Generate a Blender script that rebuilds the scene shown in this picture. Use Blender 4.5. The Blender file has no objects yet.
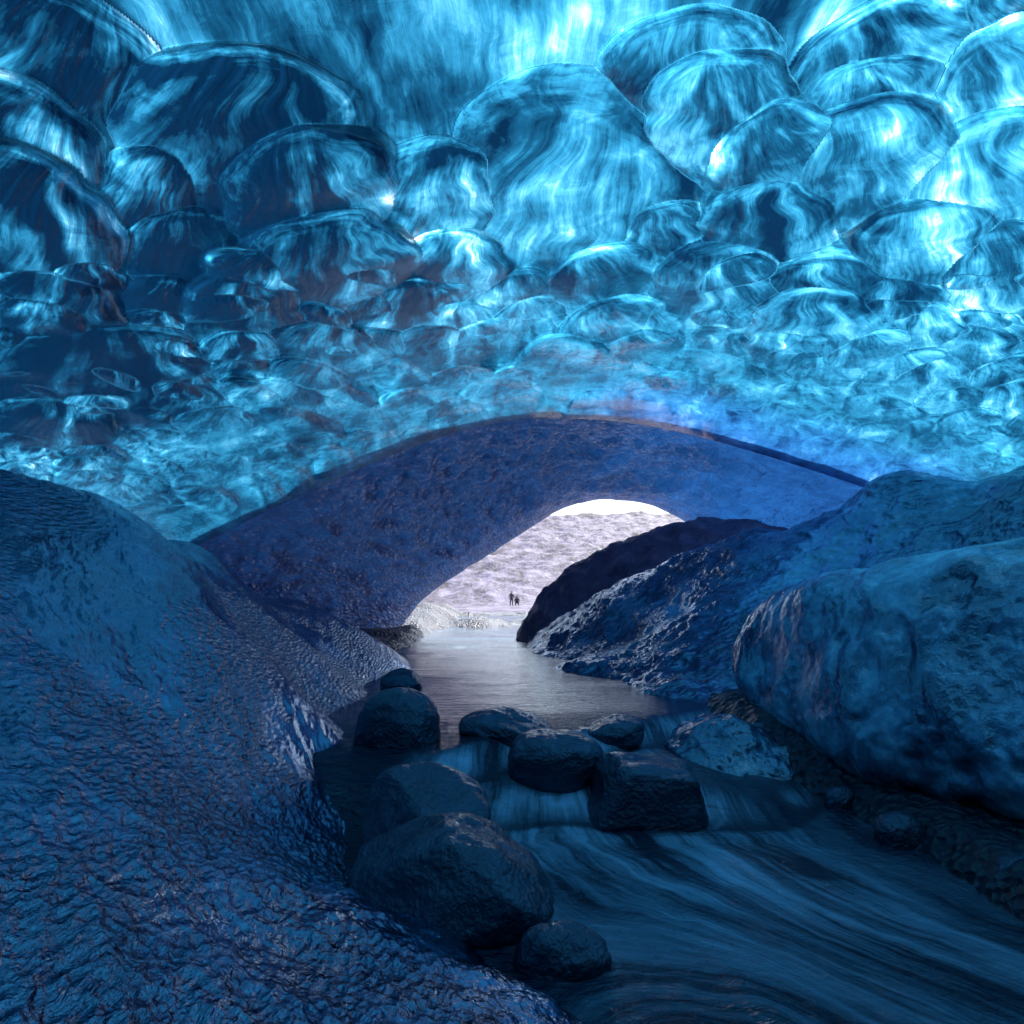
import bpy, math, random
import numpy as np
from mathutils import Vector
R = math.radians
scn = bpy.context.scene
COL = scn.collection
rng = np.random.default_rng(7)

# ------------------------------------------------------------------ camera
F, HOR, EYE = 700.0, 596.0, 1.5
PITCH = math.atan((HOR - 512) / F)
cam_d = bpy.data.cameras.new('camera'); cam = bpy.data.objects.new('camera', cam_d); COL.objects.link(cam)
cam.location = (0, 0, EYE); cam.rotation_euler = (R(90) + PITCH, 0, 0)
cam_d.sensor_width = 36; cam_d.lens = F / 1024 * 36
cam_d.clip_start = .05; cam_d.clip_end = 3000
scn.camera = cam
CP, SP = math.cos(PITCH), math.sin(PITCH)

def ray(px, py):
    """world direction, scaled to unit forward (y) travel, of a place seen in the photograph"""
    u = (px - 512) / F; v = (512 - py) / F
    y = CP - v * SP; z = SP + v * CP
    return u / y, z / y
def P(px, py, Y):
    a, b = ray(px, py)
    return np.array([a * Y, Y, EYE + b * Y])

# ------------------------------------------------------------------ numpy noise
def _h(ix, iy, iz, seed):
    n = (ix * 374761393 + iy * 668265263 + iz * 2147483647 + seed * 974634777) & 0xffffffff
    n = ((n ^ (n >> 13)) * 1274126177) & 0xffffffff
    n = ((n ^ (n >> 16)) * 2246822519) & 0xffffffff
    return n ^ (n >> 15)
def pn(x, y, z, seed=0):
    x, y, z = np.broadcast_arrays(np.asarray(x, float), np.asarray(y, float), np.asarray(z, float))
    fx, fy, fz = np.floor(x), np.floor(y), np.floor(z)
    ix, iy, iz = fx.astype(np.int64), fy.astype(np.int64), fz.astype(np.int64)
    x = x - fx; y = y - fy; z = z - fz
    u = x * x * x * (x * (x * 6 - 15) + 10); v = y * y * y * (y * (y * 6 - 15) + 10); w = z * z * z * (z * (z * 6 - 15) + 10)
    out = 0
    for dx in (0, 1):
        for dy in (0, 1):
            for dz in (0, 1):
                h = _h(ix + dx, iy + dy, iz + dz, seed)
                gx = (h & 255) / 127.5 - 1; gy = ((h >> 8) & 255) / 127.5 - 1; gz = ((h >> 16) & 255) / 127.5 - 1
                d = gx * (x - dx) + gy * (y - dy) + gz * (z - dz)
                out = out + d * (u if dx else 1 - u) * (v if dy else 1 - v) * (w if dz else 1 - w)
    return out * 1.1
def fbm(x, y, z, oct=4, seed=0, gain=.5):
    s = 0; a = 1.; f = 1.
    for k in range(oct):
        s = s + a * pn(x * f, y * f, z * f, seed + k * 17); a *= gain; f *= 2.03
    return s
def ridged(x, y, z, oct=4, seed=0):
    s = 0; a = .5; f = 1.
    for k in range(oct):
        s = s + a * (1 - 2 * np.abs(pn(x * f, y * f, z * f, seed + k * 13))); a *= .5; f *= 2.03
    return s
def sstep(a, b, x):
    t = np.clip((x - a) / (b - a), 0, 1); return t * t * (3 - 2 * t)

def rbf(pts):
    p = np.array(pts, float); n = len(p)
    def phi(d2): return .5 * d2 * np.log(d2 + 1e-9)
    d2 = ((p[:, None, :2] - p[None, :, :2]) ** 2).sum(-1)
    A = np.zeros((n + 3, n + 3)); A[:n, :n] = phi(d2) + np.eye(n) * .02
    A[:n, n] = 1; A[:n, n + 1:] = p[:, :2]; A[n, :n] = 1; A[n + 1:, :n] = p[:, :2].T
    w = np.linalg.solve(A, np.concatenate([p[:, 2], [0, 0, 0]]))
    def f(x, y):
        s = w[n] + w[n + 1] * x + w[n + 2] * y
        for i in range(n):
            s = s + w[i] * phi((x - p[i, 0]) ** 2 + (y - p[i, 1]) ** 2)
        return s
    return f

# ------------------------------------------------------------------ mesh helpers
def mesh_from(name, V, Fc, smooth=True):
    me = bpy.data.meshes.new(name)
    V = np.asarray(V, np.float32); Fc = np.asarray(Fc, np.int32)
    k = Fc.shape[1]
    me.vertices.add(len(V)); me.vertices.foreach_set('co', V.ravel())
    me.loops.add(Fc.size); me.loops.foreach_set('vertex_index', Fc.ravel())
    me.polygons.add(len(Fc)); me.polygons.foreach_set('loop_start', np.arange(0, Fc.size, k, dtype=np.int32))
    me.polygons.foreach_set('use_smooth', np.full(len(Fc), smooth))
    me.update(calc_edges=True); me.validate()
    return me
def link(name, me, mat=None, parent=None):
    o = bpy.data.objects.new(name, me); COL.objects.link(o)
    if mat is not None:
        for m in (mat if isinstance(mat, (list, tuple)) else [mat]): me.materials.append(m)
    if parent: o.parent = parent
    return o
def grid_faces(n, m, wrap=False):
    i = np.arange(n - 1)[:, None]; mm = m if wrap else m - 1
    j = np.arange(mm)[None, :]; j2 = (j + 1) % m
    a = i * m + j; b = i * m + j2; c = (i + 1) * m + j2; d = (i + 1) * m + j
    return np.stack([a, b, c, d], -1).reshape(-1, 4)
def grid(name, X, Y, Z, mat, flip=False, parent=None, keep=None):
    V = np.stack([X, Y, Z], -1); n, m = X.shape
    Fc = grid_faces(n, m)
    if flip: Fc = Fc[:, ::-1]
    if keep is not None: Fc = Fc[keep.ravel()[Fc].any(1)]
    V = V.reshape(-1, 3)
    if keep is not None:
        used = np.zeros(len(V), bool); used[Fc.ravel()] = True
        idx = np.cumsum(used) - 1; V = V[used]; Fc = idx[Fc]
    o = link(name, mesh_from(name, V, Fc), mat, parent)
    if keep is not None: o['_'] = 0; del o['_']
    return (o, used) if keep is not None else o
def attr(o, name, data, used=None):
    data = np.asarray(data, np.float32)
    if data.ndim and data.shape[-1] == 3 and data.ndim > 1 and name.endswith('v'):
        d = data.reshape(-1, 3)
        if used is not None: d = d[used]
        a = o.data.attributes.new(name, 'FLOAT_VECTOR', 'POINT'); a.data.foreach_set('vector', d.ravel())
    else:
        d = data.ravel()
        if used is not None: d = d[used]
        a = o.data.attributes.new(name, 'FLOAT', 'POINT'); a.data.foreach_set('value', d)
def tag(o, label=None, cat=None, group=None, kind=None):
    if label: o['label'] = label
    if cat: o['category'] = cat
    if group: o['group'] = group
    if kind: o['kind'] = kind
    return o
def normals(X, Y, Z):
    Pm = np.stack([X, Y, Z], -1)
    a = np.gradient(Pm, axis=0); b = np.gradient(Pm, axis=1)
    n = np.cross(b, a); return n / (np.linalg.norm(n, axis=-1, keepdims=True) + 1e-12)

# ------------------------------------------------------------------ materials
class NT:
    def __init__(s, name):
        s.m = bpy.data.materials.new(name); s.m.use_nodes = True
        s.t = s.m.node_tree; s.t.nodes.clear()
        s.out = s.t.nodes.new('ShaderNodeOutputMaterial')
    def n(s, typ, **kw):
        nd = s.t.nodes.new(typ)
        ins = kw.pop('ins', {})
        for k, v in kw.items(): setattr(nd, k, v)
        for k, v in ins.items(): s.set(nd, k, v)
        return nd
    def set(s, nd, k, v):
        sk = nd.inputs[k]
        if isinstance(v, bpy.types.NodeSocket): s.t.links.new(v, sk)
        elif isinstance(v, (tuple, list)) and sk.type == 'RGBA' and len(v) == 3: sk.default_value = (*v, 1)
        else: sk.default_value = v
    def noise(s, vec, scale, detail=4, rough=.5, dist=0, lac=2.0):
        return s.n('ShaderNodeTexNoise', ins={'Vector': vec, 'Scale': scale, 'Detail': detail, 'Roughness': rough, 'Distortion': dist, 'Lacunarity': lac}).outputs['Fac']
    def map(s, vec, scale=(1, 1, 1), rot=(0, 0, 0)):
        return s.n('ShaderNodeMapping', ins={'Vector': vec, 'Scale': scale, 'Rotation': rot}).outputs[0]
    def ramp(s, fac, stops, interp='LINEAR'):
        r = s.n('ShaderNodeValToRGB', ins={'Fac': fac}); cr = r.color_ramp; cr.interpolation = interp
        while len(cr.elements) < len(stops): cr.elements.new(.5)
        for e, (p, c) in zip(cr.elements, stops):
            e.position = p; e.color = (c, c, c, 1) if not isinstance(c, (tuple, list)) else (*c, 1)
        return r.outputs[0]
    def math(s, op, a, b=0., c=0., clamp=False):
        nd = s.n('ShaderNodeMath', operation=op, use_clamp=clamp); s.set(nd, 0, a); s.set(nd, 1, b)
        if op in ('MULTIPLY_ADD',): s.set(nd, 2, c)
        return nd.outputs[0]
    def rng(s, v, a, b, c=0., d=1.):
        return s.n('ShaderNodeMapRange', ins={'Value': v, 'From Min': a, 'From Max': b, 'To Min': c, 'To Max': d}).outputs[0]
    def mix(s, f, a, b):
        nd = s.n('ShaderNodeMix', data_type='RGBA')
        s.set(nd, 0, f); s.set(nd, 6, a); s.set(nd, 7, b); return nd.outputs[2]
    def bump(s, h, strength, dist, nrm=None):
        nd = s.n('ShaderNodeBump', ins={'Height': h, 'Strength': strength, 'Distance': dist})
        if nrm is not None: s.set(nd, 'Normal', nrm)
        return nd.outputs[0]
    def at(s, name, out='Fac'):
        return s.n('ShaderNodeAttribute', attribute_name=name).outputs[out]
    def pos(s):
        return s.n('ShaderNodeNewGeometry').outputs['Position']
    def obj(s):
        return s.n('ShaderNodeTexCoord').outputs['Object']
    def fin(s, sh):
        s.t.links.new(sh, s.out.inputs['Surface']); return s.m
    def mixsh(s, f, a, b):
        nd = s.n('ShaderNodeMixShader'); s.set(nd, 0, f); s.set(nd, 1, a); s.set(nd, 2, b); return nd.outputs[0]
    def bsdf(s, **kw):
        return s.n('ShaderNodeBsdfPrincipled', ins={k.replace('_', ' '): v for k, v in kw.items()}).outputs[0]

def mat_ceiling():
    """clear and cloudy glacier ice: daylight soaks through it, the wet face shines"""
    t = NT('scalloped_glacier_ice'); fan = t.at('fan_v', 'Vector'); rimv = t.at('rim_v', 'Vector'); p = t.pos(); low = t.at('rough'); rim = t.at('rim')
    def warped(v, base, sc, amt):
        wn = t.n('ShaderNodeTexNoise', ins={'Vector': base, 'Scale': sc, 'Detail': 3.}).outputs['Color']
        c0 = t.n('ShaderNodeVectorMath', operation='SUBTRACT'); t.set(c0, 0, wn); t.set(c0, 1, (.5, .5, .5))
        m = t.n('ShaderNodeVectorMath', operation='MULTIPLY_ADD'); t.set(m, 0, c0.outputs[0]); t.set(m, 1, (amt, amt, 0.)); t.set(m, 2, v); return m.outputs[0]
    fw = warped(fan, p, 1.2, .32); rw = warped(rimv, p, 1.8, .2); pw = warped(p, p, 1.8, .8)
    b1 = t.noise(t.map(fw, (2.2, 1.1, 1)), 1.0, 7, .64, .7)
    b2 = t.noise(t.map(fw, (11, 1.6, 1)), 1.0, 6, .72, .35)
    r1 = t.noise(t.map(rw, (4.5, 1.3, 1)), 1.0, 6, .6, .3)  # bright bands along the rims, highlights painted into the ice colour
    m1 = t.noise(t.map(pw, (1, .65, 1)), 3.6, 9, .68, 1.0)
    m2 = t.noise(t.map(pw, (1, .6, 1)), 13, 6, .70, .8)
    b0 = t.noise(t.map(fw, (1.25, .75, 1)), 1.0, 2, .4, .9)  # broad noise patches that paint white highlights into the ice colour
    body = t.math('ADD', t.math('ADD', t.math('MULTIPLY', b1, .22), t.math('MULTIPLY', b0, .42)), t.math('ADD', t.math('MULTIPLY', b2, .20), t.math('MULTIPLY', m1, .16)))
    rimp = t.math('ADD', t.math('MULTIPLY', r1, .72), t.math('MULTIPLY', m1, .28))
    mixf = t.n('ShaderNodeMix', data_type='FLOAT'); t.set(mixf, 0, rim); t.set(mixf, 2, body); t.set(mixf, 3, rimp)
    lowp = t.math('ADD', t.math('MULTIPLY', m1, .5), t.math('MULTIPLY', m2, .5))
    f0 = t.n('ShaderNodeMix', data_type='FLOAT'); t.set(f0, 0, t.math('MULTIPLY', low, .25)); t.set(f0, 2, mixf.outputs[0]); t.set(f0, 3, lowp)
    f = f0.outputs[0]
    big = t.noise(p, .9, 4, .55, .5)
    left_shade = t.at('left_shade')  # dims the upper-left ice: shade put into its colour
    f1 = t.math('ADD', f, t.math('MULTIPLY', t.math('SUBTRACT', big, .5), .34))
    fc = t.math('MULTIPLY_ADD', t.math('SUBTRACT', f1, .5), t.math('MULTIPLY_ADD', low, -.42, t.math('MULTIPLY_ADD', left_shade, .30, 1.10)), t.math('MULTIPLY_ADD', left_shade, -.078, .474))
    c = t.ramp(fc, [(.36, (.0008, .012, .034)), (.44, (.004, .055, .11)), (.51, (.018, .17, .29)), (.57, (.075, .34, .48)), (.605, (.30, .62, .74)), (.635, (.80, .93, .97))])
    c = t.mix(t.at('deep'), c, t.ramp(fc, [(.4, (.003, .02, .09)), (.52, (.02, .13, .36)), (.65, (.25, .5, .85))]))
    fine = t.noise(t.map(p, (1, .5, 1)), 34, 4, .62, .5)
    nb = t.bump(f, .5, .04)
    nb = t.bump(t.math('ADD', m2, t.math('MULTIPLY', fine, .4)), t.math('MULTIPLY_ADD', low, .35, .10), .06, nb)
    tr = t.n('ShaderNodeBsdfTranslucent', ins={'Color': c, 'Normal': nb}).outputs[0]
    gl = t.n('ShaderNodeBsdfGlossy', ins={'Color': (1, 1, 1), 'Roughness': .06, 'Normal': nb}).outputs[0]
    fr = t.n('ShaderNodeFresnel', ins={'IOR': 1.7, 'Normal': nb}).outputs[0]
    return t.fin(t.mixsh(fr, tr, gl))

def mat_arch():
    t = NT('deep_blue_ice'); p = t.pos()
    n1 = t.noise(t.map(p, (1, .45, 1)), 3.2, 6, .62, .5)
    n2 = t.noise(t.map(p, (1, .5, 1)), 16, 5, .65, .4)
    vo = t.n('ShaderNodeTexVoronoi', feature='SMOOTH_F1', ins={'Vector': t.map(p, (1, .5, 1)), 'Scale': 12., 'Smoothness': .3}).outputs['Distance']
    h = t.math('ADD', t.math('MULTIPLY', n1, .5), t.math('ADD', t.math('MULTIPLY', n2, .4), t.math('MULTIPLY', vo, .45)))
    nb = t.bump(h, 1., .34)
    c = t.ramp(n1, [(.38, (.003, .012, .06)), (.5, (.012, .075, .28)), (.65, (.07, .28, .62))])
    pr = t.bsdf(Base_Color=c, Roughness=.10, IOR=2.6, Normal=nb, Specular_Tint=(.50, .55, 1, 1))
    tr = t.n('ShaderNodeBsdfTranslucent', ins={'Color': t.mix(n1, (.002, .016, .085), (.018, .12, .36)), 'Normal': nb}).outputs[0]
    return t.fin(t.mixsh(t.math('MULTIPLY_ADD', t.at('clear'), .42, .15), pr, tr))

def mat_bank(name, c0, c1, c2, stretch, scale, rough=.1, ior=2.3, bs=1., dist=.2, foot=False, big=.7):
    t = NT(name); p = t.pos()
    q = t.map(p, stretch[0], stretch[1])
    n0 = t.noise(p, big * scale, 5, .6, .5)
    n1 = t.noise(q, 4 * scale, 6, .58, .6)
    n2 = t.noise(q, 14 * scale, 4, .55, .5)
    vo = t.n('ShaderNodeTexVoronoi', feature='SMOOTH_F1', ins={'Vector': q, 'Scale': 11. * scale, 'Smoothness': .25, 'Randomness': 1.}).outputs['Distance']
    h = t.math('ADD', t.math('MULTIPLY', n1, .5), t.math('ADD', t.math('MULTIPLY', n2, .32), t.math('MULTIPLY', vo, .34)))
    glaze = t.rng(t.noise(p, .8, 4, .55, .6), .40, .60, .10 * bs, bs)
    nb = t.bump(h, glaze, dist / scale ** .5)
    fine = t.noise(q, 48 * scale, 2, .5)
    nb = t.bump(fine, .35, .007, nb)
    f = t.math('ADD', t.math('MULTIPLY', n0, .6), t.math('MULTIPLY', n1, .4))
    f = t.math('MULTIPLY_ADD', t.math('SUBTRACT', n2, .5), .16, f)
    c = t.ramp(f, [(.41, c0), (.5, c1), (.60, c2)])
    if big > 1:                                # frost in hairline cracks
        wq = t.n('ShaderNodeVectorMath', operation='MULTIPLY_ADD'); t.set(wq, 0, t.n('ShaderNodeTexNoise', ins={'Vector': p, 'Scale': 2.2, 'Detail': 4.}).outputs['Color']); t.set(wq, 1, (.5, .5, .5)); t.set(wq, 2, p)
        ed = t.n('ShaderNodeTexVoronoi', feature='DISTANCE_TO_EDGE', ins={'Vector': wq.outputs[0], 'Scale': 1.3}).outputs['Distance']
        ck = t.math('MULTIPLY', t.rng(ed, .0, .010, 1., 0.), t.rng(n1, .48, .6, 0., .6), clamp=True)
        c = t.mix(ck, c, (.45, .62, .75))
    if foot:
        wet = t.math('ADD', t.rng(t.n('ShaderNodeSeparateXYZ', ins={'Vector': p}).outputs[2], .75, .2, 0., 1.), t.rng(n1, .45, .6, -.5, .5), clamp=True)
        c = t.mix(wet, c, (.006, .018, .04))
    r = t.rng(n0, .35, .65, rough * .6, rough * 1.6)
    return t.fin(t.bsdf(Base_Color=c, Roughness=r, IOR=ior, Normal=nb, Specular_Tint=(.55, .74, 1, 1)))

def mat_rock():
    t = NT('wet_dark_basalt'); p = t.obj()
    rnd = t.n('ShaderNodeObjectInfo').outputs['Random']
    off = t.n('ShaderNodeVectorMath', operation='ADD'); t.set(off, 0, p)
    cx = t.n('ShaderNodeCombineXYZ', ins={'X': t.math('MULTIPLY', rnd, 37.)}).outputs[0]; t.set(off, 1, cx); q = off.outputs[0]
    n1 = t.noise(q, 5, 6, .6, .3); n2 = t.noise(q, 26, 5, .65)
    vo = t.n('ShaderNodeTexVoronoi', ins={'Vector': q, 'Scale': 38.}).outputs['Distance']
    h = t.math('ADD', t.math('MULTIPLY', n1, .8), t.math('ADD', t.math('MULTIPLY', n2, .40), t.math('MULTIPLY', vo, .10)))
    nb = t.bump(h, .9, .05)
    c = t.ramp(n1, [(.3, (.003, .004, .010)), (.55, (.009, .013, .028)), (.75, (.04, .06, .11))])
    return t.fin(t.bsdf(Base_Color=c, Roughness=t.rng(n2, .3, .7, .05, .16), IOR=2.0, Normal=nb, Specular_Tint=(.5, .68, 1, 1)))

def mat_mound():
    t = NT('ash_covered_rubble'); p = t.pos()
    n1 = t.noise(p, 2.2, 7, .65, .3); n2 = t.noise(p, 9, 5, .65)
    nb = t.bump(t.math('ADD', n1, t.math('MULTIPLY', n2, .5)), .9, .25)
    c = t.ramp(n1, [(.3, (.20, .10, .15)), (.55, (.40, .24, .33)), (.75, (.62, .44, .55))])
    return t.fin(t.bsdf(Base_Color=c, Roughness=.55, Normal=nb))

def mat_hill():
    t = NT('snow_dusted_moraine'); p = t.pos()
    n0 = t.noise(p, .03, 5, .6, .5); n1 = t.noise(t.map(p, (1, .45, 1), (0, 0, .6)), .3, 9, .74, .6); n2 = t.noise(p, 1.6, 5, .7)
    f = t.math('ADD', t.math('MULTIPLY', n1, .6), t.math('ADD', t.math('MULTIPLY', n2, .28), t.math('MULTIPLY', n0, .2)))
    c = t.ramp(f, [(.44, (.015, .013, .02)), (.49, (.05, .042, .068)), (.535, (.125, .105, .16)), (.62, (.26, .23, .32))])
    nb = t.bump(f, .9, .8)
    return t.fin(t.bsdf(Base_Color=c, Roughness=.8, Normal=nb))

def mat_ground():
    t = NT('wet_black_gravel'); p = t.pos()
    n1 = t.noise(p, 6, 6, .65); vo = t.n('ShaderNodeTexVoronoi', ins={'Vector': p, 'Scale': 14.}).outputs['Distance']
    nb = t.bump(t.math('ADD', n1, vo), .9, .08)
    c = t.ramp(n1, [(.3, (.003, .006, .016)), (.7, (.012, .024, .055))])
    return t.fin(t.bsdf(Base_Color=c, Roughness=.4, IOR=1.5, Normal=nb))

def mat_water():
    t = NT('silky_meltwater'); fl = t.at('flow_v', 'Vector'); p = t.pos()
    foam = t.at('foam'); calm = t.at('calm')
    wn = t.n('ShaderNodeTexNoise', ins={'Vector': p, 'Scale': 1.4, 'Detail': 2.}).outputs['Color']
    m = t.n('ShaderNodeVectorMath', operation='MULTIPLY_ADD'); t.set(m, 0, wn); t.set(m, 1, (.16, .3, 0)); t.set(m, 2, fl); fl = m.outputs[0]
    s0 = t.noise(t.map(fl, (2.2, .55, 1)), 1., 3, .5, .1)
    s1 = t.noise(t.map(fl, (7, .8, 1)), 1., 4, .55, .1)
    s2 = t.noise(t.map(fl, (30, 1.2, 1)), 1., 5, .68, .3)
    rip = t.noise(t.map(p, (.55, 1.7, 1)), 1., 6, .62, .6)
    rip2 = t.noise(t.map(p, (5, 11, 1), (0, 0, .35)), 1.6, 4, .6, .5)
    hs = t.math('ADD', t.math('MULTIPLY', s1, .45), t.math('ADD', t.math('MULTIPLY', s2, .06), t.math('MULTIPLY', t.math('ADD', rip, t.math('MULTIPLY', rip2, .4)), 1.3)))
    hr = t.math('ADD', t.math('MULTIPLY', rip, .7), t.math('MULTIPLY', rip2, .3))
    h = t.n('ShaderNodeMix', data_type='FLOAT'); t.set(h, 0, calm); t.set(h, 2, hs); t.set(h, 3, hr)
    nb = t.bump(h.outputs[0], t.math('MULTIPLY_ADD', calm, -.6, .8), .14)
    fv = t.math('ADD', t.math('MULTIPLY', s0, .42), t.math('ADD', t.math('MULTIPLY', s1, .32), t.math('MULTIPLY', s2, .26)))
    fm = t.math('MULTIPLY', t.rng(fv, .43, .62, 0., 1.), foam, clamp=True)
    c = t.mix(fm, (.004, .016, .045), (.52, .72, 1.0))
    r = t.math('ADD', t.math('MULTIPLY', fm, .38), t.math('MULTIPLY_ADD', calm, -.05, .12))
    return t.fin(t.bsdf(Base_Color=c, Roughness=r, IOR=1.33, Normal=nb))

M_CEIL, M_ARCH = mat_ceiling(), mat_arch()
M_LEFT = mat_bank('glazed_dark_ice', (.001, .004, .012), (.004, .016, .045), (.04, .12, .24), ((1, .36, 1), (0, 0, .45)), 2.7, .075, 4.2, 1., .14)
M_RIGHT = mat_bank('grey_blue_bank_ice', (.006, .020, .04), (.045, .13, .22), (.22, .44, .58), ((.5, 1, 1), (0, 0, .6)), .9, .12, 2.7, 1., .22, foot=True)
M_BOULD = mat_bank('frosted_blue_ice', (.004, .013, .03), (.06, .17, .28), (.20, .43, .58), ((1, 1, 1), (0, 0, 0)), 1., .2, 2.8, .8, .06, big=1.1)
M_ROCK, M_MOUND, M_HILL, M_GROUND, M_WATER = mat_rock(), mat_mound(), mat_hill(), mat_ground(), mat_water()
def mat_blocker():  # surface of the added sun-blocking sheet
    t = NT('sun_blocker_grey'); n = t.noise(t.pos(), .8, 5)
    return t.fin(t.bsdf(Base_Color=t.mix(n, (.35, .42, .5), (.7, .75, .8)), Roughness=.7))
M_BLOCKER = mat_blocker()
def plain(name, c, r=.7):
    t = NT(name); n = t.noise(t.obj(), 12, 3)
    return t.fin(t.bsdf(Base_Color=t.mix(n, tuple(k * .8 for k in c), c), Roughness=r))

# ------------------------------------------------------------------ the ice ceiling
def ceil_z(x, y):
    z = 4.58 + 0 * x
    dl = np.maximum(0, .5 - x); z = z - (np.sqrt(1.44 + (.55 * dl) ** 2) - 1.2)
    dr = np.maximum(0, x - 1.); z = z - (np.sqrt(1. + (.40 * dr) ** 2) - 1.)
    z = z - .22 * np.maximum(0, np.abs(x) - 6.0) ** 2 * (x > 0) - .16 * np.maximum(0, np.abs(x) - 6.0) ** 2 * (x < 0)
    z = z - .16 * np.maximum(0, -y - 3.) ** 2
    return z
def on_ceiling(px, py):
    a, b = ray(px, py); lo, hi = .5, 25.
    for _ in range(50):
        m = (lo + hi) / 2
        if EYE + b * m < ceil_z(np.array(a * m), np.array(m)): lo = m
        else: hi = m
    return np.array([a * lo, lo])

# scallops:  centre px, py, half width, half height, tilt (deg), relief
DOMES = [
 (60,75,150,80,25,.5),(250,128,132,72,6,.9),
 (690,60,96,48,-6,.8),(880,45,105,42,-22,.8),(985,20,80,40,-25,.7),(870,93,78,38,-12,.9),(720,106,84,58,-2,1.2),(1012,92,90,72,-27,1.),
 (770,152,78,48,-27,1.),(868,153,96,60,-12,1.2),(20,150,120,68,26,.8),(575,215,128,104,15,.5),(990,188,122,72,-20,1.),
 (310,190,96,66,-12,1.),(444,194,72,52,2,1.2),(150,196,56,54,18,.8),(20,222,132,76,24,.9),(765,226,74,50,-2,1.),
 (663,238,46,38,-15,1.),(925,246,92,52,-8,.9),(185,247,66,44,2,.8),(330,267,102,56,-6,1.),(460,268,62,40,8,1.1),
 (1002,266,72,50,-15,.9),(715,292,74,52,-3,1.),(405,312,56,36,0,.9),(822,290,72,44,-4,1.),(60,305,80,40,15,.6),(250,310,70,40,4,.7),
 (525,336,36,30,0,1.),(810,324,74,40,-2,1.1),(920,331,50,32,0,1.),(785,346,43,24,0,1.1),(577,364,60,30,10,1.1),(640,330,46,26,-8,.7),
 (110,366,132,46,-2,.6),(925,376,46,26,0,1.),(945,446,42,16,0,1.),(330,350,70,32,6,.6),(200,400,50,24,0,.7),(440,352,50,30,5,.8),
 (700,366,50,22,-5,.6),(990,330,44,26,-8,.7),(860,390,40,18,-3,.6),(60,420,70,26,6,.6),(300,400,60,24,6,.5),(1000,400,46,20,-6,.6),
 (30,378,34,24,0,.9),(230,425,60,22,0,.8)]
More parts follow.
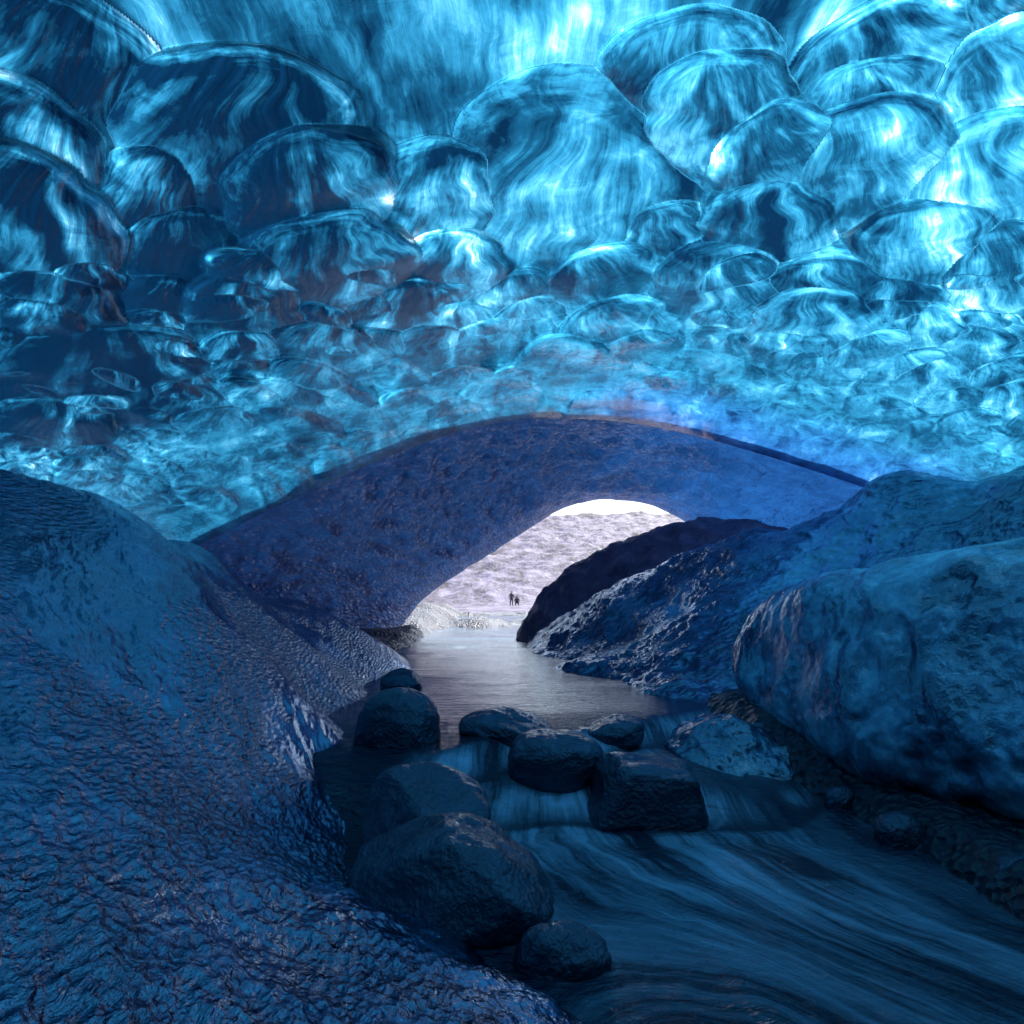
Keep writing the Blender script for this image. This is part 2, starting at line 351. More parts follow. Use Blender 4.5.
def ceiling():
    nr, nc = 900, 1400
    yv = np.concatenate([np.linspace(-8, 2.1, 30)[:-1], 1 / np.linspace(1 / 2.1, 1 / 11.35, nr)])
    s = np.linspace(-1.12, 1.12, nc)
    Yb, S = np.meshgrid(yv, s, indexing='ij')
    Xb = S * np.sqrt(4.2 ** 2 + np.maximum(0, .92 * Yb + .3) ** 2)
    Zb = ceil_z(Xb, Yb)
    Zb = Zb + (-1.2 - Zb) * sstep(1.0, 1.1, np.abs(S))
    H = .05 * fbm(Xb * .8, Yb * .5, 0 * Xb, 4, 3)
    fan = np.stack([Xb * 1.2, Yb * .6, 0 * Xb + 5.3], -1)
    rimc = fan.copy(); rimw = np.zeros_like(Xb)
    extra = []
    r2 = np.random.default_rng(11)
    py = 285.
    while py < 500:                            # rows of scallops that get smaller towards the arch
        k = (py - 285) / 215; w0 = 54 * (1 - k) + 26 * k; hh = w0 * (.50 - .16 * k)
        px = -80 + r2.uniform(0, w0)
        while px < 1110:
            w = w0 * r2.uniform(.7, 1.25)
            extra.append((px, py + r2.uniform(-.5, .5) * hh, w, w * r2.uniform(.42, .58) * (1 - .38 * k), r2.uniform(-14, 14) + (7 if px < 420 else -7), r2.uniform(.65, 1.) * (1 - .62 * k)))
            px += w * r2.uniform(1.4, 2.1)
        py += hh * 1.25
    allD = sorted([(d, 0) for d in DOMES] + [(d, 1) for d in extra], key=lambda q: q[0][1] - q[0][3])
    for k, (d, small) in enumerate(allD):
        px, py, a, b, tilt, rel = d
        ct, st = math.cos(R(tilt)), math.sin(R(tilt))
        c = on_ceiling(px, py)
        e1 = (on_ceiling(px + a * ct * .5, py + a * st * .5) - on_ceiling(px - a * ct * .5, py - a * st * .5))
        e2 = (on_ceiling(px + b * st * .5, py - b * ct * .5) - on_ceiling(px - b * st * .5, py + b * ct * .5))
        Mi = np.linalg.inv(np.stack([e1, e2], 1))
        rad = 2.6 * max(np.linalg.norm(e1), np.linalg.norm(e2))
        sl = (np.abs(Xb - c[0]) < rad) & (np.abs(Yb - c[1]) < rad)
        if not sl.any(): continue
        ii = np.where(sl.any(1))[0]; jj = np.where(sl.any(0))[0]
        I = slice(ii[0], ii[-1] + 1); J = slice(jj[0], jj[-1] + 1)
        dx, dy = Xb[I, J] - c[0], Yb[I, J] - c[1]
        wob = .16 * pn(dx * 1.6 / max(.3, np.linalg.norm(e1)), dy * 2.2 / max(.3, np.linalg.norm(e1)), k * 3.7, 5)
        u = Mi[0, 0] * dx + Mi[0, 1] * dy + wob; v = Mi[1, 0] * dx + Mi[1, 1] * dy + wob * .6
        vv = np.where(v > 0, v, v / 1.75)
        r = np.sqrt(u * u + vv * vv)
        size = np.linalg.norm(e1) * .5
        # how far the ice already stands out where this scallop's upper rim will be
        rimx, rimy = c + .8 * e2
        i0 = np.argmin(np.abs(yv - rimy)); j0 = np.argmin(np.abs(Xb[i0] - rimx))
        off = H[i0, j0] * .7
        prof = np.sqrt(np.clip(1 - r * r, 0, 1)) ** (1. if not small else 1.1)
        hgt = size * rel * (.66 if not small else .95)
        h = (off * sstep(1., .88, r) * np.clip(1 - np.maximum(0, -vv) * 1.0, 0, 1) + hgt * prof) * (r < 1)
        cur = H[I, J]
        m = (h > cur) & (r < 1)
        H[I, J] = np.where(m, h, cur)
        ang = np.arctan2(u, 1.6 - v)
        f = fan[I, J]
        f2 = np.stack([ang * 2.2 + .15 * u, (1.1 - v) * .9, np.full_like(u, k * 2.37)], -1)
        fan[I, J] = np.where(m[..., None], f2, f)
        rc = np.stack([r, np.arctan2(u, v) * .5, np.full_like(u, k * 1.37)], -1)
        rimc[I, J] = np.where(m[..., None], rc, rimc[I, J])
        rimw[I, J] = np.where(m, sstep(.55, .9, r) * sstep(-.25, .25, v), rimw[I, J] * (~((r < 1.0) & (h > cur))))
    for _ in range(7):                         # melt rounds every edge a little
        Hp = np.pad(H, 1, 'edge'); H = (Hp[:-2, 1:-1] + Hp[2:, 1:-1] + Hp[1:-1, :-2] + Hp[1:-1, 2:] + 2 * H) / 6
    # flutes running down the faces
    H += .012 * fbm(fan[..., 0] * 6, fan[..., 1] * 1.2, fan[..., 2], 3, 21)
    low = sstep(5.5, 9.5, Yb)
    rip = ridged(Xb * 2.6 + .4 * pn(Xb, Yb, 0, 9), Yb * 1.7, 0 * Xb, 4, 31)
    H += low * .05 * (rip - .3)
    # stands out from the vault towards the hollow of the cave
    H *= 1 - .8 * sstep(10.5, 11.3, Yb); Zb = Zb - .16 * sstep(10.2, 11.3, Yb)
    T = np.stack([.2 - Xb, .3 - Yb, 1.25 - Zb], -1); T /= np.linalg.norm(T, axis=-1, keepdims=True)
    Q = np.stack([Xb, Yb, Zb], -1) + T * H[..., None]
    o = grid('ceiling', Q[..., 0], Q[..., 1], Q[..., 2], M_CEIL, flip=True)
    attr(o, 'fan_v', fan); left_shade = sstep(-.15, .35, fbm(Xb * .7, Yb * .6, 0 * Xb + 3, 4, 43) + 1.1 * sstep(.0, -2.2, Xb) * sstep(7.6, 5.6, Yb) - .25) * sstep(.6, -1., Xb)  # mask of the shade painted on the upper left
    attr(o, 'left_shade', left_shade); attr(o, 'deep', sstep(9.0, 11.2, Yb + .5 * fbm(Xb * .8, Yb * .8, 0 * Xb, 4, 44)) * sstep(.5, 2.5, Xb))
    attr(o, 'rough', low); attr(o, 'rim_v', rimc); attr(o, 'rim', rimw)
    tag(o, kind='structure')
ceiling()

def sun_blocker():  # added opaque sheet out of view, keeps sun off the rear ceiling
    X, Y = np.meshgrid(np.linspace(-9, 7, 260), np.linspace(-9, 10, 300))
    d = .6 * fbm(X * .55, Y * .5, 0 * X + 4, 4, 41) + 2.5 * sstep(.7, -.8, Y - .12 * X)
    Z = np.maximum(ceil_z(X, Y), -.5) + .45 + .5 * np.clip(d - .45, 0, 1) + .1 * fbm(X * 2, Y * 2, 0 * X, 2, 42)
    o, _ = grid('sun_blocker_sheet', X, Y, Z, M_BLOCKER, keep=d > .45)
    tag(o, kind='structure')
sun_blocker()

# ------------------------------------------------------------------ the deep blue arch (a short tunnel to the exit)
def resample(pts, n):
    p = np.array(pts); 
    for _ in range(3):                         # corner cutting keeps the ends
        q = [p[0]]
        for a, b in zip(p[:-1], p[1:]): q += [a * .75 + b * .25, a * .25 + b * .75]
        q.append(p[-1]); p = np.array(q)
    d = np.concatenate([[0], np.cumsum(np.linalg.norm(np.diff(p, axis=0), axis=1))])
    t = np.linspace(0, d[-1], n)
    return np.stack([np.interp(t, d, p[:, k]) for k in range(3)], 1)
def arch():
    nearp = [P(120, 690, 11.2), P(160, 600, 11.2), P(185, 540, 11.2), P(235, 512, 11.2), P(292, 492, 11.2), P(330, 455, 11.2), P(380, 430, 11.2), P(440, 412, 11.2), P(540, 402, 11.2),
             P(650, 408, 11.2), P(750, 426, 11.2), P(860, 462, 11.2), P(950, 520, 11.2), P(1000, 600, 11.2), P(1010, 690, 11.2)]
    farp = [P(385, 650, 22), P(398, 630, 22), P(412, 610, 22), P(425, 596, 22), P(452, 577, 22), P(490, 553, 22), P(530, 527, 22), P(562, 507, 22), P(590, 500, 22), P(625, 499, 22), P(660, 506, 22),
            P(690, 523, 22), P(730, 550, 22), P(760, 590, 22), P(780, 660, 22)]
    nc, nr = 420, 260
    A, B = resample(nearp, nc), resample(farp, nc)
    t = np.linspace(0, 1, nr)[:, None, None]
    Q = A[None] * (1 - t) + B[None] * t
    cen = np.array([0.5, 0, 1.5]); rad = Q - cen; rad[..., 1] = 0; rad /= np.linalg.norm(rad, axis=-1, keepdims=True)
    tt = t[..., 0]
    X, Y, Z = Q[..., 0], Q[..., 1], Q[..., 2]
    bul = .55 * np.sin(np.pi * np.clip(tt, 0, 1)) ** 1.5 + 0 * X
    env = sstep(0, .3, tt) * np.clip((1 - tt) * 6, .25, 1)
    n = -.30 * ridged(X * .7, Y * .35, Z * .9, 3, 5) + .16 * fbm(X * 1.6, Y * 1.0, Z * 1.8, 4, 8) + .06 * ridged(X * 3.0, Y * 1.2, Z * 3.0, 5, 2)
    Q = Q + rad * (bul + env * n)[..., None]
    Q = np.concatenate([Q[:1] + rad[:1] * .015 + np.array([0, -.01, 0]), Q], 0)
    V = Q.reshape(-1, 3); Fc = grid_faces(nr + 1, nc)
    o = link('ice_arch', mesh_from('ice_arch', V, Fc), M_ARCH)
    cl = np.broadcast_to(np.linspace(0, 1, nc)[None], (nr + 1, nc)); attr(o, 'clear', sstep(.48, .80, cl + .12 * fbm(Q[..., 0] * .5, Q[..., 1] * .4, Q[..., 2] * .5, 3, 7)))  # right side of the arch brightened in the material by a more translucent mix
    tag(o, 'deep blue ice arch curving over the bright exit of the cave', 'ice arch')
arch()

# ------------------------------------------------------------------ ground, water
def water_z(x, y):
    l2 = 4.68 + .10 * np.sin(x * 2.3 + .6) + .05 * np.sin(x * 6) + .33 * np.maximum(0, x - .9) ** 2
    l1 = 5.15 + np.clip((x + .3) * .72, -.3, 2.2) + .06 * np.sin(x * 6 + 1)
    k2 = 1 - .6 * sstep(1.2, 1.9, x)
    f2 = sstep(0, .5, y - l2); f1 = sstep(0, .6, y - l1)
    z = .19 * f2 * k2 + (.17 + .19 * (1 - k2)) * f1
    foam = 4 * f2 * (1 - f2) * k2 + 4 * f1 * (1 - f1)
    for l, a, L in ((l2, 1., 3.0), (l1, .55, .5)):
        dn = l - y; foam = foam + a * np.exp(-np.maximum(dn, 0) / L) * (dn > 0) * sstep(0, .10, dn)
    return z, np.clip(foam, 0, 1.2), f1
def flow_c(y): return np.interp(y, [0, 2, 2.5, 3.5, 4.5, 7, 10, 17, 30, 60], [3.4, 2.1, 1.65, .95, .55, .35, .2, -.4, -.7, -1])
STONES = [(P(556, 0, 5.35)[0], 5.35, .36, .28), (P(641, 0, 4.95)[0], 4.95, .40, .26), (P(455, 0, 3.5)[0], 3.5, .49, .34), (P(559, 0, 3.05)[0], 3.05, .2, .13)]
def river_c(y): return np.interp(y, [0, 2.5, 4.5, 7, 10, 17, 30, 60], [1.4, .95, .55, .35, .2, -.4, -.7, -1])
def water():
    yv = np.concatenate([1 / np.linspace(1 / 1.1, 1 / 12., 620), np.linspace(12, 60, 160)[1:]])
    s = np.linspace(-1, 1, 520)
    Y, S = np.meshgrid(yv, s, indexing='ij'); X = river_c(Y) + S * (3.4 + .12 * np.maximum(0, Y - 10))
    Z, foam, f1 = water_z(X, Y)
    ac = X - river_c(Y)
    calm = sstep(5.6, 7.5, Y)
    for sx, sy, a, b in STONES:
        q = np.sqrt(((X - sx) / a) ** 2 + ((Y - sy) / b) ** 2) + .10 * pn(X * 9, Y * 9, 0 * X, 66)
        foam = foam + .45 * np.exp(-((q - 1.04) / .06) ** 2) * (Y < sy + .1) * (Y < 6.2)
    foam = foam * sstep(-.1, .5, ac + np.where(Y < 4.7, .85, 1.3))
    Z = Z + (1 - calm) * (.022 * fbm(ac * 4, Y * .8, 0 * X, 3, 61) + .016 * fbm(X * 1.3, Y * 3.2, 0 * X, 3, 62)) + calm * .030 * fbm(X * .35, Y * .95, 0 * X, 4, 63) * np.clip(Y / 8, 1, 2.)
    o = grid('river', X, Y, Z, M_WATER)
    fc = X - np.array(flow_c(Y)) * sstep(-.6, 1.2, X) ; attr(o, 'flow_v', np.stack([fc, Y, Z], -1)); foam = foam * (1 - .75 * sstep(.75, 1.5, fc) * (Y < 5.2)); attr(o, 'foam', foam); attr(o, 'calm', calm)
    tag(o, kind='structure')
water()

def ground():
    yv = np.concatenate([np.linspace(-14, 2, 14)[:-1], np.linspace(2, 14, 330), np.linspace(14, 60, 200)[1:], np.linspace(62, 700, 24)])
    xv = np.concatenate([np.linspace(-500, -16, 12)[:-1], np.linspace(-16, -3, 30)[:-1], np.linspace(-3, 6, 330), np.linspace(6, 16, 30)[1:], np.linspace(18, 500, 12)])
    Y, X = np.meshgrid(yv, xv, indexing='ij')
    Z = -.35 + .06 * fbm(X * 1.5, Y * 1.5, 0 * X, 3, 71)
    up = .3 * sstep(5, 7, Y); Z += up
    # right shore under the ice boulder
    edge = np.interp(Y, [0, 2, 3.6, 4.5, 5.5, 6.5, 8, 10], [2.4, 2.35, 2.3, 2.3, 2.2, 2.0, 1.9, 1.9])
    Z += .48 * sstep(-.35, .35, X - edge) * (Y < 12) + .07 * sstep(-.2, .2, X - edge) * ridged(X * 2.5, Y * 2.5, 0 * X, 3, 73)
    # rubble bar at the left foot of the arch
    Z += (.55 + .2 * fbm(X * .9, Y * .9, 0 * X, 4, 75)) * sstep(-1.7, -3.0, X + .05 * (Y - 20)) * sstep(13, 17, Y) * (1 - sstep(40, 48, Y)) + .12 * ridged(X * 1.4, Y * 1.4, 0 * X, 3, 76) * sstep(-1.5, -3, X) * sstep(13, 17, Y)
    Z += (.30 + .75 * fbm(X * .22, Y * .22, 0 * X, 4, 78) + .12 * ridged(X * 1.2, Y * .8, 0 * X, 3, 79)) * sstep(21, 27, Y) * (1 - sstep(60, 70, Y))
    Z -= 1.5 * sstep(44, 47, Y)
    tag(grid('ground', X, Y, Z, M_GROUND), kind='structure')
ground()

def hill_z(X, Y):
    top = 23.0 + .02 * X + 1.6 * fbm(X * .012, 0 * X, 0 * X, 3, 81)
    t = np.clip((Y - 90) / 105, 0, 1)
    Z = .42 - .0025 * (Y - 45) + top * (t ** 1.15) - .02 * np.maximum(0, Y - 195)
    d = X * .8 + Y * .5; e = Y * .8 - X * .5
    Z = Z + sstep(0, .25, t) * (2.2 * ridged(d * .035, e * .075, 0 * X, 5, 83) - 1.0 + .7 * fbm(d * .15, e * .3, 0 * X, 4, 84)) + sstep(.0, .08, t) * .5 * fbm(X * .5, Y * .5, 0 * X, 3, 85)
    return Z + .16 * fbm(X * .35, Y * .12, 0 * X, 3, 86) * sstep(46, 50, Y)
def hill():
    yv = np.concatenate([np.linspace(45, 92, 120)[:-1], np.linspace(92, 330, 330)]); xv = np.linspace(-170, 260, 620)
    Y, X = np.meshgrid(yv, xv, indexing='ij'); Z = hill_z(X, Y)
    tag(grid('hillside', X, Y, Z, M_HILL), kind='structure')
hill()

# ------------------------------------------------------------------ ice banks
def field(name, pts, xr, yr, mat, disp, keepf, nx=700, ny=700, inv=True):
    f = rbf(pts)
    yv = 1 / np.linspace(1 / yr[0], 1 / yr[1], ny) if inv else np.linspace(yr[0], yr[1], ny)
    Y, S = np.meshgrid(yv, np.linspace(0, 1, nx), indexing='ij')
    X = xr(Y)[0] + (xr(Y)[1] - xr(Y)[0]) * S
    Z = f(X, Y)
    n = normals(X, Y, Z); n *= np.sign(n[..., 2:3])
    D = disp(X, Y, Z)
    Q = np.stack([X, Y, Z], -1) + n * D[..., None]
    o, used = grid(name, Q[..., 0], Q[..., 1], Q[..., 2], mat, keep=keepf(Q[..., 0], Q[..., 1], Q[..., 2]))
    return o

def left_bank():
    E = [(580,1024,2.45),(440,930,3.14),(360,885,3.63),(332,840,4.3),(340,800,4.95),(362,760,5.7),(378,700,8.5),(408,662,13.2)]
    pts = []
    for e in E:
        w = P(*e); pts += [w, w + [.45, .15, -.45]]
    ridge = [(0,468,5),(100,495,6),(200,545,8),(300,600,11),(395,652,13.3)]
    for e in ridge:
        w = P(*e); pts += [w, w + [-.9, .9, -.5]]
    for e in [(0,1024,1.45),(0,800,2.2),(150,900,2.2),(300,960,2.42),(0,620,3.3),(400,1024,2.05),(204,640,4.9),(120,720,3.5),(262,730,4.9),(230,800,3.7),(300,690,7.0),(330,660,9.0),(300,850,3.75),(318,760,5.3),(100,560,4.9)]:
        pts.append(P(*e))
    pts += [(.2,.9,.25),(-1,0,.85),(-3,1.5,2.1),(-3,-1,2.2),(.6,0,.2),(1.1,1,-.35),(-6,4,2.2),(-6,8,1.6),(-6,13,.6),(-3.5,15,-.3),(-1.5,15,-.5),(-.8,10,-.5)]
    def disp(X, Y, Z):
        q = X * .9 + Y * .44; r = Y * .9 - X * .44
        k = np.clip(Y / 4, .5, 1.6)
        return .035 * fbm(q * 1.3, r * .8, Z, 4, 91) + .035 * ridged(q * 3.2, r * 2.0, Z * 2, 4, 92) * np.clip(1.3 - Y / 9, .25, 1) + .012 * fbm(q * 7.5, r * 4.2, Z * 5, 5, 94, .62) + .03 * fbm(X * .7, Y * .4, Z, 2, 93) * k - .02
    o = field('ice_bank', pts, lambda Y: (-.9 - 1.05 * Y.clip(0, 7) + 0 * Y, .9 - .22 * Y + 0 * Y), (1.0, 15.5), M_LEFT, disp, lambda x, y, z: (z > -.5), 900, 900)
    tag(o, 'dark glazed blue ice bank sloping from lower left down to the stream', 'ice bank')
left_bank()

def right_bank():
    pts = []
    for e in [(528,647,16.5),(560,671,11.2),(640,698,8.3),(740,736,6.0)]:
        w = P(*e); pts += [w, w + [-.5, -.2, -.5]]
    for e in [(600,604,17),(680,562,15),(750,530,13),(860,491,10),(905,474,9.4),(1024,460,8.5)]:
        w = P(*e); pts += [w, w + [.8, 1.2, -.7]]
    for e in [(850,560,9.3),(740,612,9.5),(650,655,10),(722,714,7.1),(775,738,6.5),(960,515,8.8),(620,650,12),(705,672,8.8)]: pts.append(P(*e))
    pts += [(3.4,5.4,.1),(4.7,4.6,.3),(4.3,6.3,.6),(7,5,2.2),(8.5,8,3.2),(6,3,1.2),(1.5,5.2,-.5),(2.4,4,-.4),(2.3,5.25,-.2),(2.65,4.75,-.15),(1.85,5.5,-.45),(3.3,4.2,.0)]
    def disp(X, Y, Z):
        return .10 * fbm(X * .8, Y * .8, Z, 4, 101) + .10 * ridged(X * 1.5 + .5 * Z, Y * 1.1, Z * 1.5, 5, 102) + .06 * ridged((X + .12 * Y) * 2.6, Y * .45, Z * 2, 4, 103) * sstep(1.8, .3, Z) + .02 * fbm(X * 5, Y * 5, Z * 8, 3, 104) - .06 + .09 * (np.abs(((Z * 1.5 + .25 * X - .1 * Y + .5 * fbm(X * .6, Y * .6, Z, 3, 105)) % 1.) - .5) - .25) * sstep(.3, .8, Z)
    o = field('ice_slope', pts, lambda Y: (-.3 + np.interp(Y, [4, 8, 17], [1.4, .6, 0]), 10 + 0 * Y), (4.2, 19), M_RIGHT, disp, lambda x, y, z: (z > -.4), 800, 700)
    tag(o, 'rippled grey blue ice slope rising behind the big ice boulder on the right', 'ice slope')
right_bank()

def boulder():
    sec = [(741,655,668,7.35),(744,640,682,7.25),(752,622,700,7.0),(775,598,738,6.7),(830,575,771,5.55),(900,563,795,4.9),(970,554,815,4.42),(1060,546,840,3.98),(1160,540,868,3.6),(1300,534,905,3.15)]
    s = np.array(sec, float); ns, nt = 420, 420
    u = np.linspace(0, len(sec) - 1, ns)
    c = [np.interp(u, np.arange(len(sec)), s[:, k]) for k in range(4)]
    ker = np.ones(25) / 25
    c = [np.convolve(np.pad(k, 12, 'edge'), ker, 'valid') for k in c]
    th = np.linspace(0, 2 * np.pi, nt, endpoint=False)
    rings = []
    for i in range(ns):
        px, pt, pb, Yb = (k[i] for k in c)
        shrink = min(1, (u[i] / 2.2 + .02)) ** .5
        endr = min(1, ((len(sec) - 1 - u[i]) / 1.0 + .001)) ** .5
        B = P(px, pb, Yb); Tt = P(px, pt, Yb + .15 + .45 * shrink)
        back = np.array([.72, .69, 0]) * 1.0 * shrink * endr
        U = (Tt - B) / 2 * max(endr, .02); C = (Tt + B) / 2 + back * .8
        cs, sn = np.cos(th), np.sin(th); e = .43
        cx = np.sign(cs) * np.abs(cs) ** e; sy = np.sign(sn) * np.abs(sn) ** e
        low = np.where(sn < 0, .82, 1)                 # undercut foot
        rings.append(C + np.outer(sy * 1.04, U) + np.outer(cx * np.where(sn < 0, .80 + .2 * (1 + sn), 1), back))
    Q = np.array(rings); X, Y, Z = Q[..., 0], Q[..., 1], Q[..., 2]
    a = np.gradient(Q, axis=0); b = np.roll(Q, -1, 1) - np.roll(Q, 1, 1); n = np.cross(a, b); n /= np.linalg.norm(n, axis=-1, keepdims=True) + 1e-9
    cen = Q.mean(1, keepdims=True); n *= np.sign(((Q - cen) * n).sum(-1, keepdims=True) + 1e-9)
    D = .06 * fbm(X * .9, Y * .9, Z * .9, 4, 111) + .06 * (1 - 2.2 * np.sqrt(pn(X * 1.1, Y * 1.1, Z * 1.3, 112) ** 2 + .0004)) + .025 * ridged(X * 2.6, Y * 2.6, Z * 2.6, 4, 117) - .06 * sstep(.25, .6, fbm(X * 1.3, Y * 1.3, Z * 1.5, 3, 118)) + .012 * fbm(X * 7, Y * 7, Z * 7, 3, 113)
    Q = Q + n * D[..., None]
    o = link('ice_boulder', mesh_from('ice_boulder', Q.reshape(-1, 3), grid_faces(ns, nt, True)), M_BOULD)
    tag(o, 'huge smooth frosted blue ice boulder overhanging the stream on the right', 'ice boulder')
boulder()

def mound():
    pts = []
    for e in [(529,634,18.4),(531,612,18.8),(545,590,19),(570,570,19.2),(600,551,19.4),(650,531,19.6),(700,521,19.8),(760,521,19.8),(840,522,19.6)]:
        w = P(*e); pts += [w, w + [.5, 2.2, -1.0]]
    for e in [(533,652,16.6),(590,640,15.6),(620,610,16.8),(700,585,16),(800,560,15.5),(660,565,17.8),(580,600,17.8)]: pts.append(P(*e))
    pts += [(-.2,18.4,-.6),(-.3,20.5,-.6),(0,16.3,-.5),(.6,23,-.6),(4,24,.2)]
    def disp(X, Y, Z): return .16 * ridged(X * 1.1, Y * 1.1, Z, 4, 121) + .12 * fbm(X * 1.6, Y * 1.6, Z * 1.6, 4, 122) - .08
    o = field('rubble_mound', pts, lambda Y: (-.5 + 0 * Y, 9 + 0 * Y), (14.5, 24), M_MOUND, disp, lambda x, y, z: z > -.4, 420, 420, False)
    tag(o, 'dark purple brown rubble mound beside the bright cave exit', 'rubble mound')
mound()

# ------------------------------------------------------------------ stones in the stream
import bmesh
def ico(sub):
    bm = bmesh.new(); bmesh.ops.create_icosphere(bm, subdivisions=sub, radius=1)
    V = np.array([v.co for v in bm.verts]); Fc = np.array([[v.index for v in f.verts] for f in bm.faces]); bm.free()
    return V, Fc
ICO = ico(6); ICO4 = ico(4)
def stone(name, label, x0, x1, ytop, Y, wz, seed, depth=.8, box=.75, shear=0., planes=(), sink=.12, yaw=0., lo=False, rot=0., group='stones in the stream'):
    V, Fc = ICO4 if lo else ICO
    V = np.sign(V) * np.abs(V) ** box; V /= np.max(np.abs(V), axis=0)
    nn = V / np.linalg.norm(V, axis=1, keepdims=True)
    for (a, b, c, d) in planes:
        pl = np.array([a, b, c]); pl = pl / np.linalg.norm(pl); k = V @ pl - d
        V = V - np.outer((np.sqrt(k * k + .004) + k) / 2 * .85, pl)
    s = seed * 7.13
    V = V + nn * (.14 * fbm(V[:, 0] * .9 + s, V[:, 1] * .9, V[:, 2] * .9, 2, seed) + .05 * fbm(V[:, 0] * 2.4 + s, V[:, 1] * 2.4, V[:, 2] * 2.4, 4, seed + 3)
                  - .035 * ridged(V[:, 0] * 1.8 + s, V[:, 1] * 1.8, V[:, 2] * 1.8, 3, seed + 5) + .02)[:, None]
    V = V / np.array([np.ptp(V[:, 0]) / 2, np.ptp(V[:, 1]) / 2, np.ptp(V[:, 2]) / 2]); V -= (V.max(0) + V.min(0)) / 2
    ct, st = math.cos(rot), math.sin(rot)
    hw = (x1 - x0) / 2 / F * Y; top = P((x0 + x1) / 2, ytop, Y)[2]
    zb = wz - sink; hz = (top - zb) / 2
    V = V * np.array([hw, hw * depth, hz]); V[:, 0] += shear * V[:, 2]
    V[:, 2] += hz; V[:, 0], V[:, 1] = V[:, 0] * math.cos(yaw) - V[:, 1] * math.sin(yaw), V[:, 0] * math.sin(yaw) + V[:, 1] * math.cos(yaw)
    o = link(name, mesh_from(name, V, Fc), M_ROCK)
    o.location = (P((x0 + x1) / 2, HOR, Y)[0], Y, zb)
    return tag(o, label, 'stone', group)
stone('stone', 'rounded black stone resting against the left ice bank, furthest left of the upper row', 360, 442, 686, 5.75, .2, 1, .9, .8)
stone('stone', 'low faceted dark stone at the top of the small falls', 460, 552, 708, 6.1, .25, 2, .8, .8, planes=[(.5, -.3, .8, .7)])
stone('stone', 'smooth oval black stone in the middle between falls and square block', 508, 602, 731, 5.35, .16, 3, .8, .78)
stone('stone', 'small low dark stone just above the square black block', 575, 641, 715, 6.4, .25, 4, .9, .75, planes=[(-.6, 0, .8, .65)])
stone('stone', 'square flat topped black block standing midstream', 584, 698, 757, 4.95, 0., 5, .6, .42, planes=[(.22, -.1, 1, .74), (-.9, -.2, .4, .72), (.9, -.1, .25, .86)])
stone('stone', 'flat sloping grey blue stone with pale sheen behind the largest stone', 370, 492, 768, 4.35, .0, 6, .8, .7, planes=[(.35, -.35, .9, .55), (-.5, -.6, .4, .75)])
stone('stone', 'largest dark stone in the stream, at the foot of the left ice bank', 357, 551, 822, 3.5, .0, 7, .68, .68, planes=[(.75, -.15, .7, .58), (-.6, -.2, .75, .78), (-.1, -.9, .35, .8)])
stone('stone', 'small half sunk stone in front of the largest stone', 513, 605, 925, 3.05, .0, 8, .6, .85, planes=[(.4, -.3, .8, .7)])
stone('stone', 'small dark stone tucked against the end of the left ice bank', 381, 424, 668, 8.6, .3, 9, .9, .9)
for k, (x0, x1, yt, Y, lab) in enumerate([(742, 765, 722, 6.4, 'small wet pebble beneath the nose of the ice boulder'), (862, 908, 812, 4.5, 'flat wet stone on the dark shore under the ice boulder'),
        (930, 972, 828, 4.3, 'dark rounded stone in the undercut below the ice boulder'), (972, 1022, 852, 3.8, 'pointed wet stone at the right edge of the stream'), (815, 846, 786, 5.2, 'little black stone under the overhang of the ice boulder')]):
    stone('stone', lab, x0, x1, yt, Y, .02, 20 + k, .9, .8, lo=True, group='small stones on the right shore')

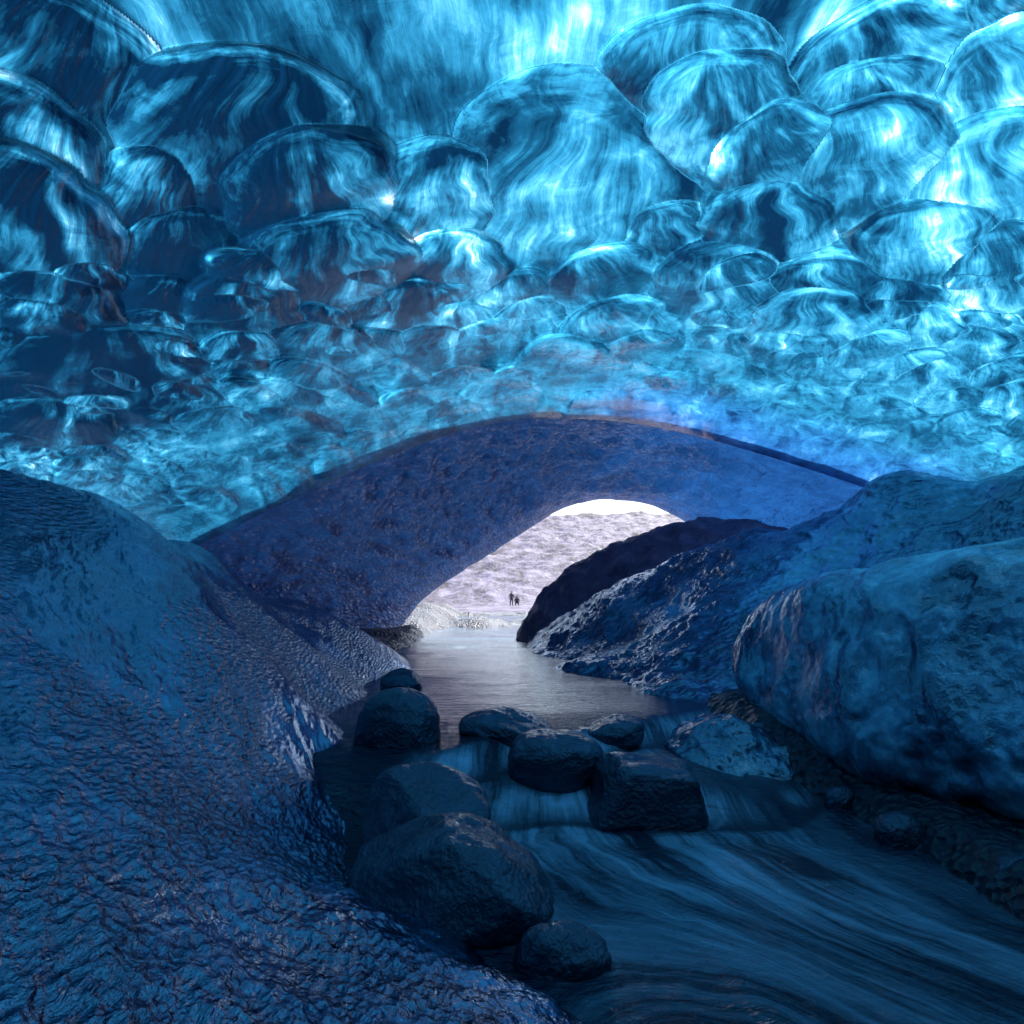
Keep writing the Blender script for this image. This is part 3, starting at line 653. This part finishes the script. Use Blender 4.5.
# ------------------------------------------------------------------ two far walkers
def person(label, px, pfoot, Y, height, crouch, jacket, trousers):
    root = bpy.data.objects.new('person', None); COL.objects.link(root)
    w = P(px, pfoot, Y); w[2] = float(hill_z(np.array(w[0]), np.array(w[1]))) - .02; root.location = w
    tag(root, label, 'person', 'walkers outside the cave')
    k = height / 1.75
    def skin(name, joints, edges, mat, parent):
        me = bpy.data.meshes.new(name); me.from_pydata([Vector(j[:3]) * k for j in joints], edges, [])
        o = link(name, me, mat, parent)
        md = o.modifiers.new('skin', 'SKIN'); 
        for v, j in zip(me.skin_vertices[0].data, joints): v.radius = (j[3] * k, j[3] * k)
        me.skin_vertices[0].data[0].use_root = True
        o.modifiers.new('sub', 'SUBSURF').levels = 1; o.modifiers['sub'].render_levels = 1
        return o
    if not crouch:
        J = [(0,0,.95,.16),(0,0,1.2,.17),(0,0,1.42,.16),(0,0,1.53,.06),(0,0,1.64,.105),(.22,0,1.38,.07),(.30,-.05,1.12,.055),(.24,-.2,.95,.05),(-.22,0,1.38,.07),(-.30,.02,1.1,.055),(-.27,-.05,.86,.05),
             (.1,0,.85,.11),(.12,-.06,.48,.08),(.12,.02,.06,.06),(.12,-.14,.04,.045),(-.1,0,.85,.11),(-.14,.04,.48,.08),(-.16,.12,.06,.06),(-.16,-.04,.04,.045)]
    else:
        J = [(0,0,.42,.17),(0,-.1,.65,.18),(0,-.18,.85,.16),(0,-.2,.95,.06),(0,-.22,1.05,.105),(.22,-.18,.82,.07),(.3,-.32,.62,.055),(.15,-.48,.5,.05),(-.22,-.18,.82,.07),(-.3,-.32,.62,.055),(-.15,-.48,.5,.05),
             (.12,0,.38,.12),(.16,-.4,.48,.085),(.16,-.22,.07,.06),(.16,-.38,.04,.045),(-.12,0,.38,.12),(-.16,-.4,.48,.085),(-.16,-.22,.07,.06),(-.16,-.38,.04,.045)]
    E = [(0,1),(1,2),(2,3),(3,4),(2,5),(5,6),(6,7),(2,8),(8,9),(9,10),(0,11),(11,12),(12,13),(13,14),(0,15),(15,16),(16,17),(17,18)]
    skin('body', J, E, jacket, root)
    hd = J[4]
    V, Fc = ico(3); V = V * np.array([.13, .14, .11]) * k; V[:, 2] = np.maximum(V[:, 2], -.02 * k)
    h = link('hat', mesh_from('hat', V + np.array([hd[0], hd[1], hd[2] + .06]) * k, Fc), trousers, root)
M_J = plain('dark_jacket', (.05, .045, .065)); M_H = plain('dark_wool', (.06, .045, .06))
person('standing person in dark clothes on the bright slope outside the cave', 511.5, 606, 86, 1.75, False, M_J, M_H)
person('crouching person in dark clothes beside the standing walker', 517, 606, 84, 1.75, True, M_J, M_H)

# ------------------------------------------------------------------ light
EL, AZ = R(42), R(32)                     # azimuth measured from +y towards +x
sd = Vector((math.cos(EL) * math.sin(AZ), math.cos(EL) * math.cos(AZ), math.sin(EL)))
L = bpy.data.lights.new('sun', 'SUN'); L.energy = 5.0; L.angle = R(.5); L.color = (1, .97, .93)
lo = bpy.data.objects.new('sun', L); COL.objects.link(lo); lo.rotation_euler = (-sd).to_track_quat('-Z', 'Y').to_euler()
w = bpy.data.worlds.new('World'); scn.world = w; w.use_nodes = True
nt = w.node_tree; bg = nt.nodes['Background']
sky = nt.nodes.new('ShaderNodeTexSky'); sky.sky_type = 'NISHITA'; sky.sun_disc = False
sky.sun_elevation = EL; sky.sun_rotation = AZ; sky.dust_density = 1.2; sky.air_density = 1
nt.links.new(sky.outputs[0], bg.inputs[0]); bg.inputs[1].default_value = .15
vs = scn.view_settings; vs.view_transform = 'Standard'; vs.look = 'None'; vs.gamma = 1; vs.exposure = 1.1
cy = scn.cycles
cy.max_bounces = 10; cy.diffuse_bounces = 5; cy.glossy_bounces = 4; cy.transmission_bounces = 6; cy.sample_clamp_indirect = 4; cy.blur_glossy = .3
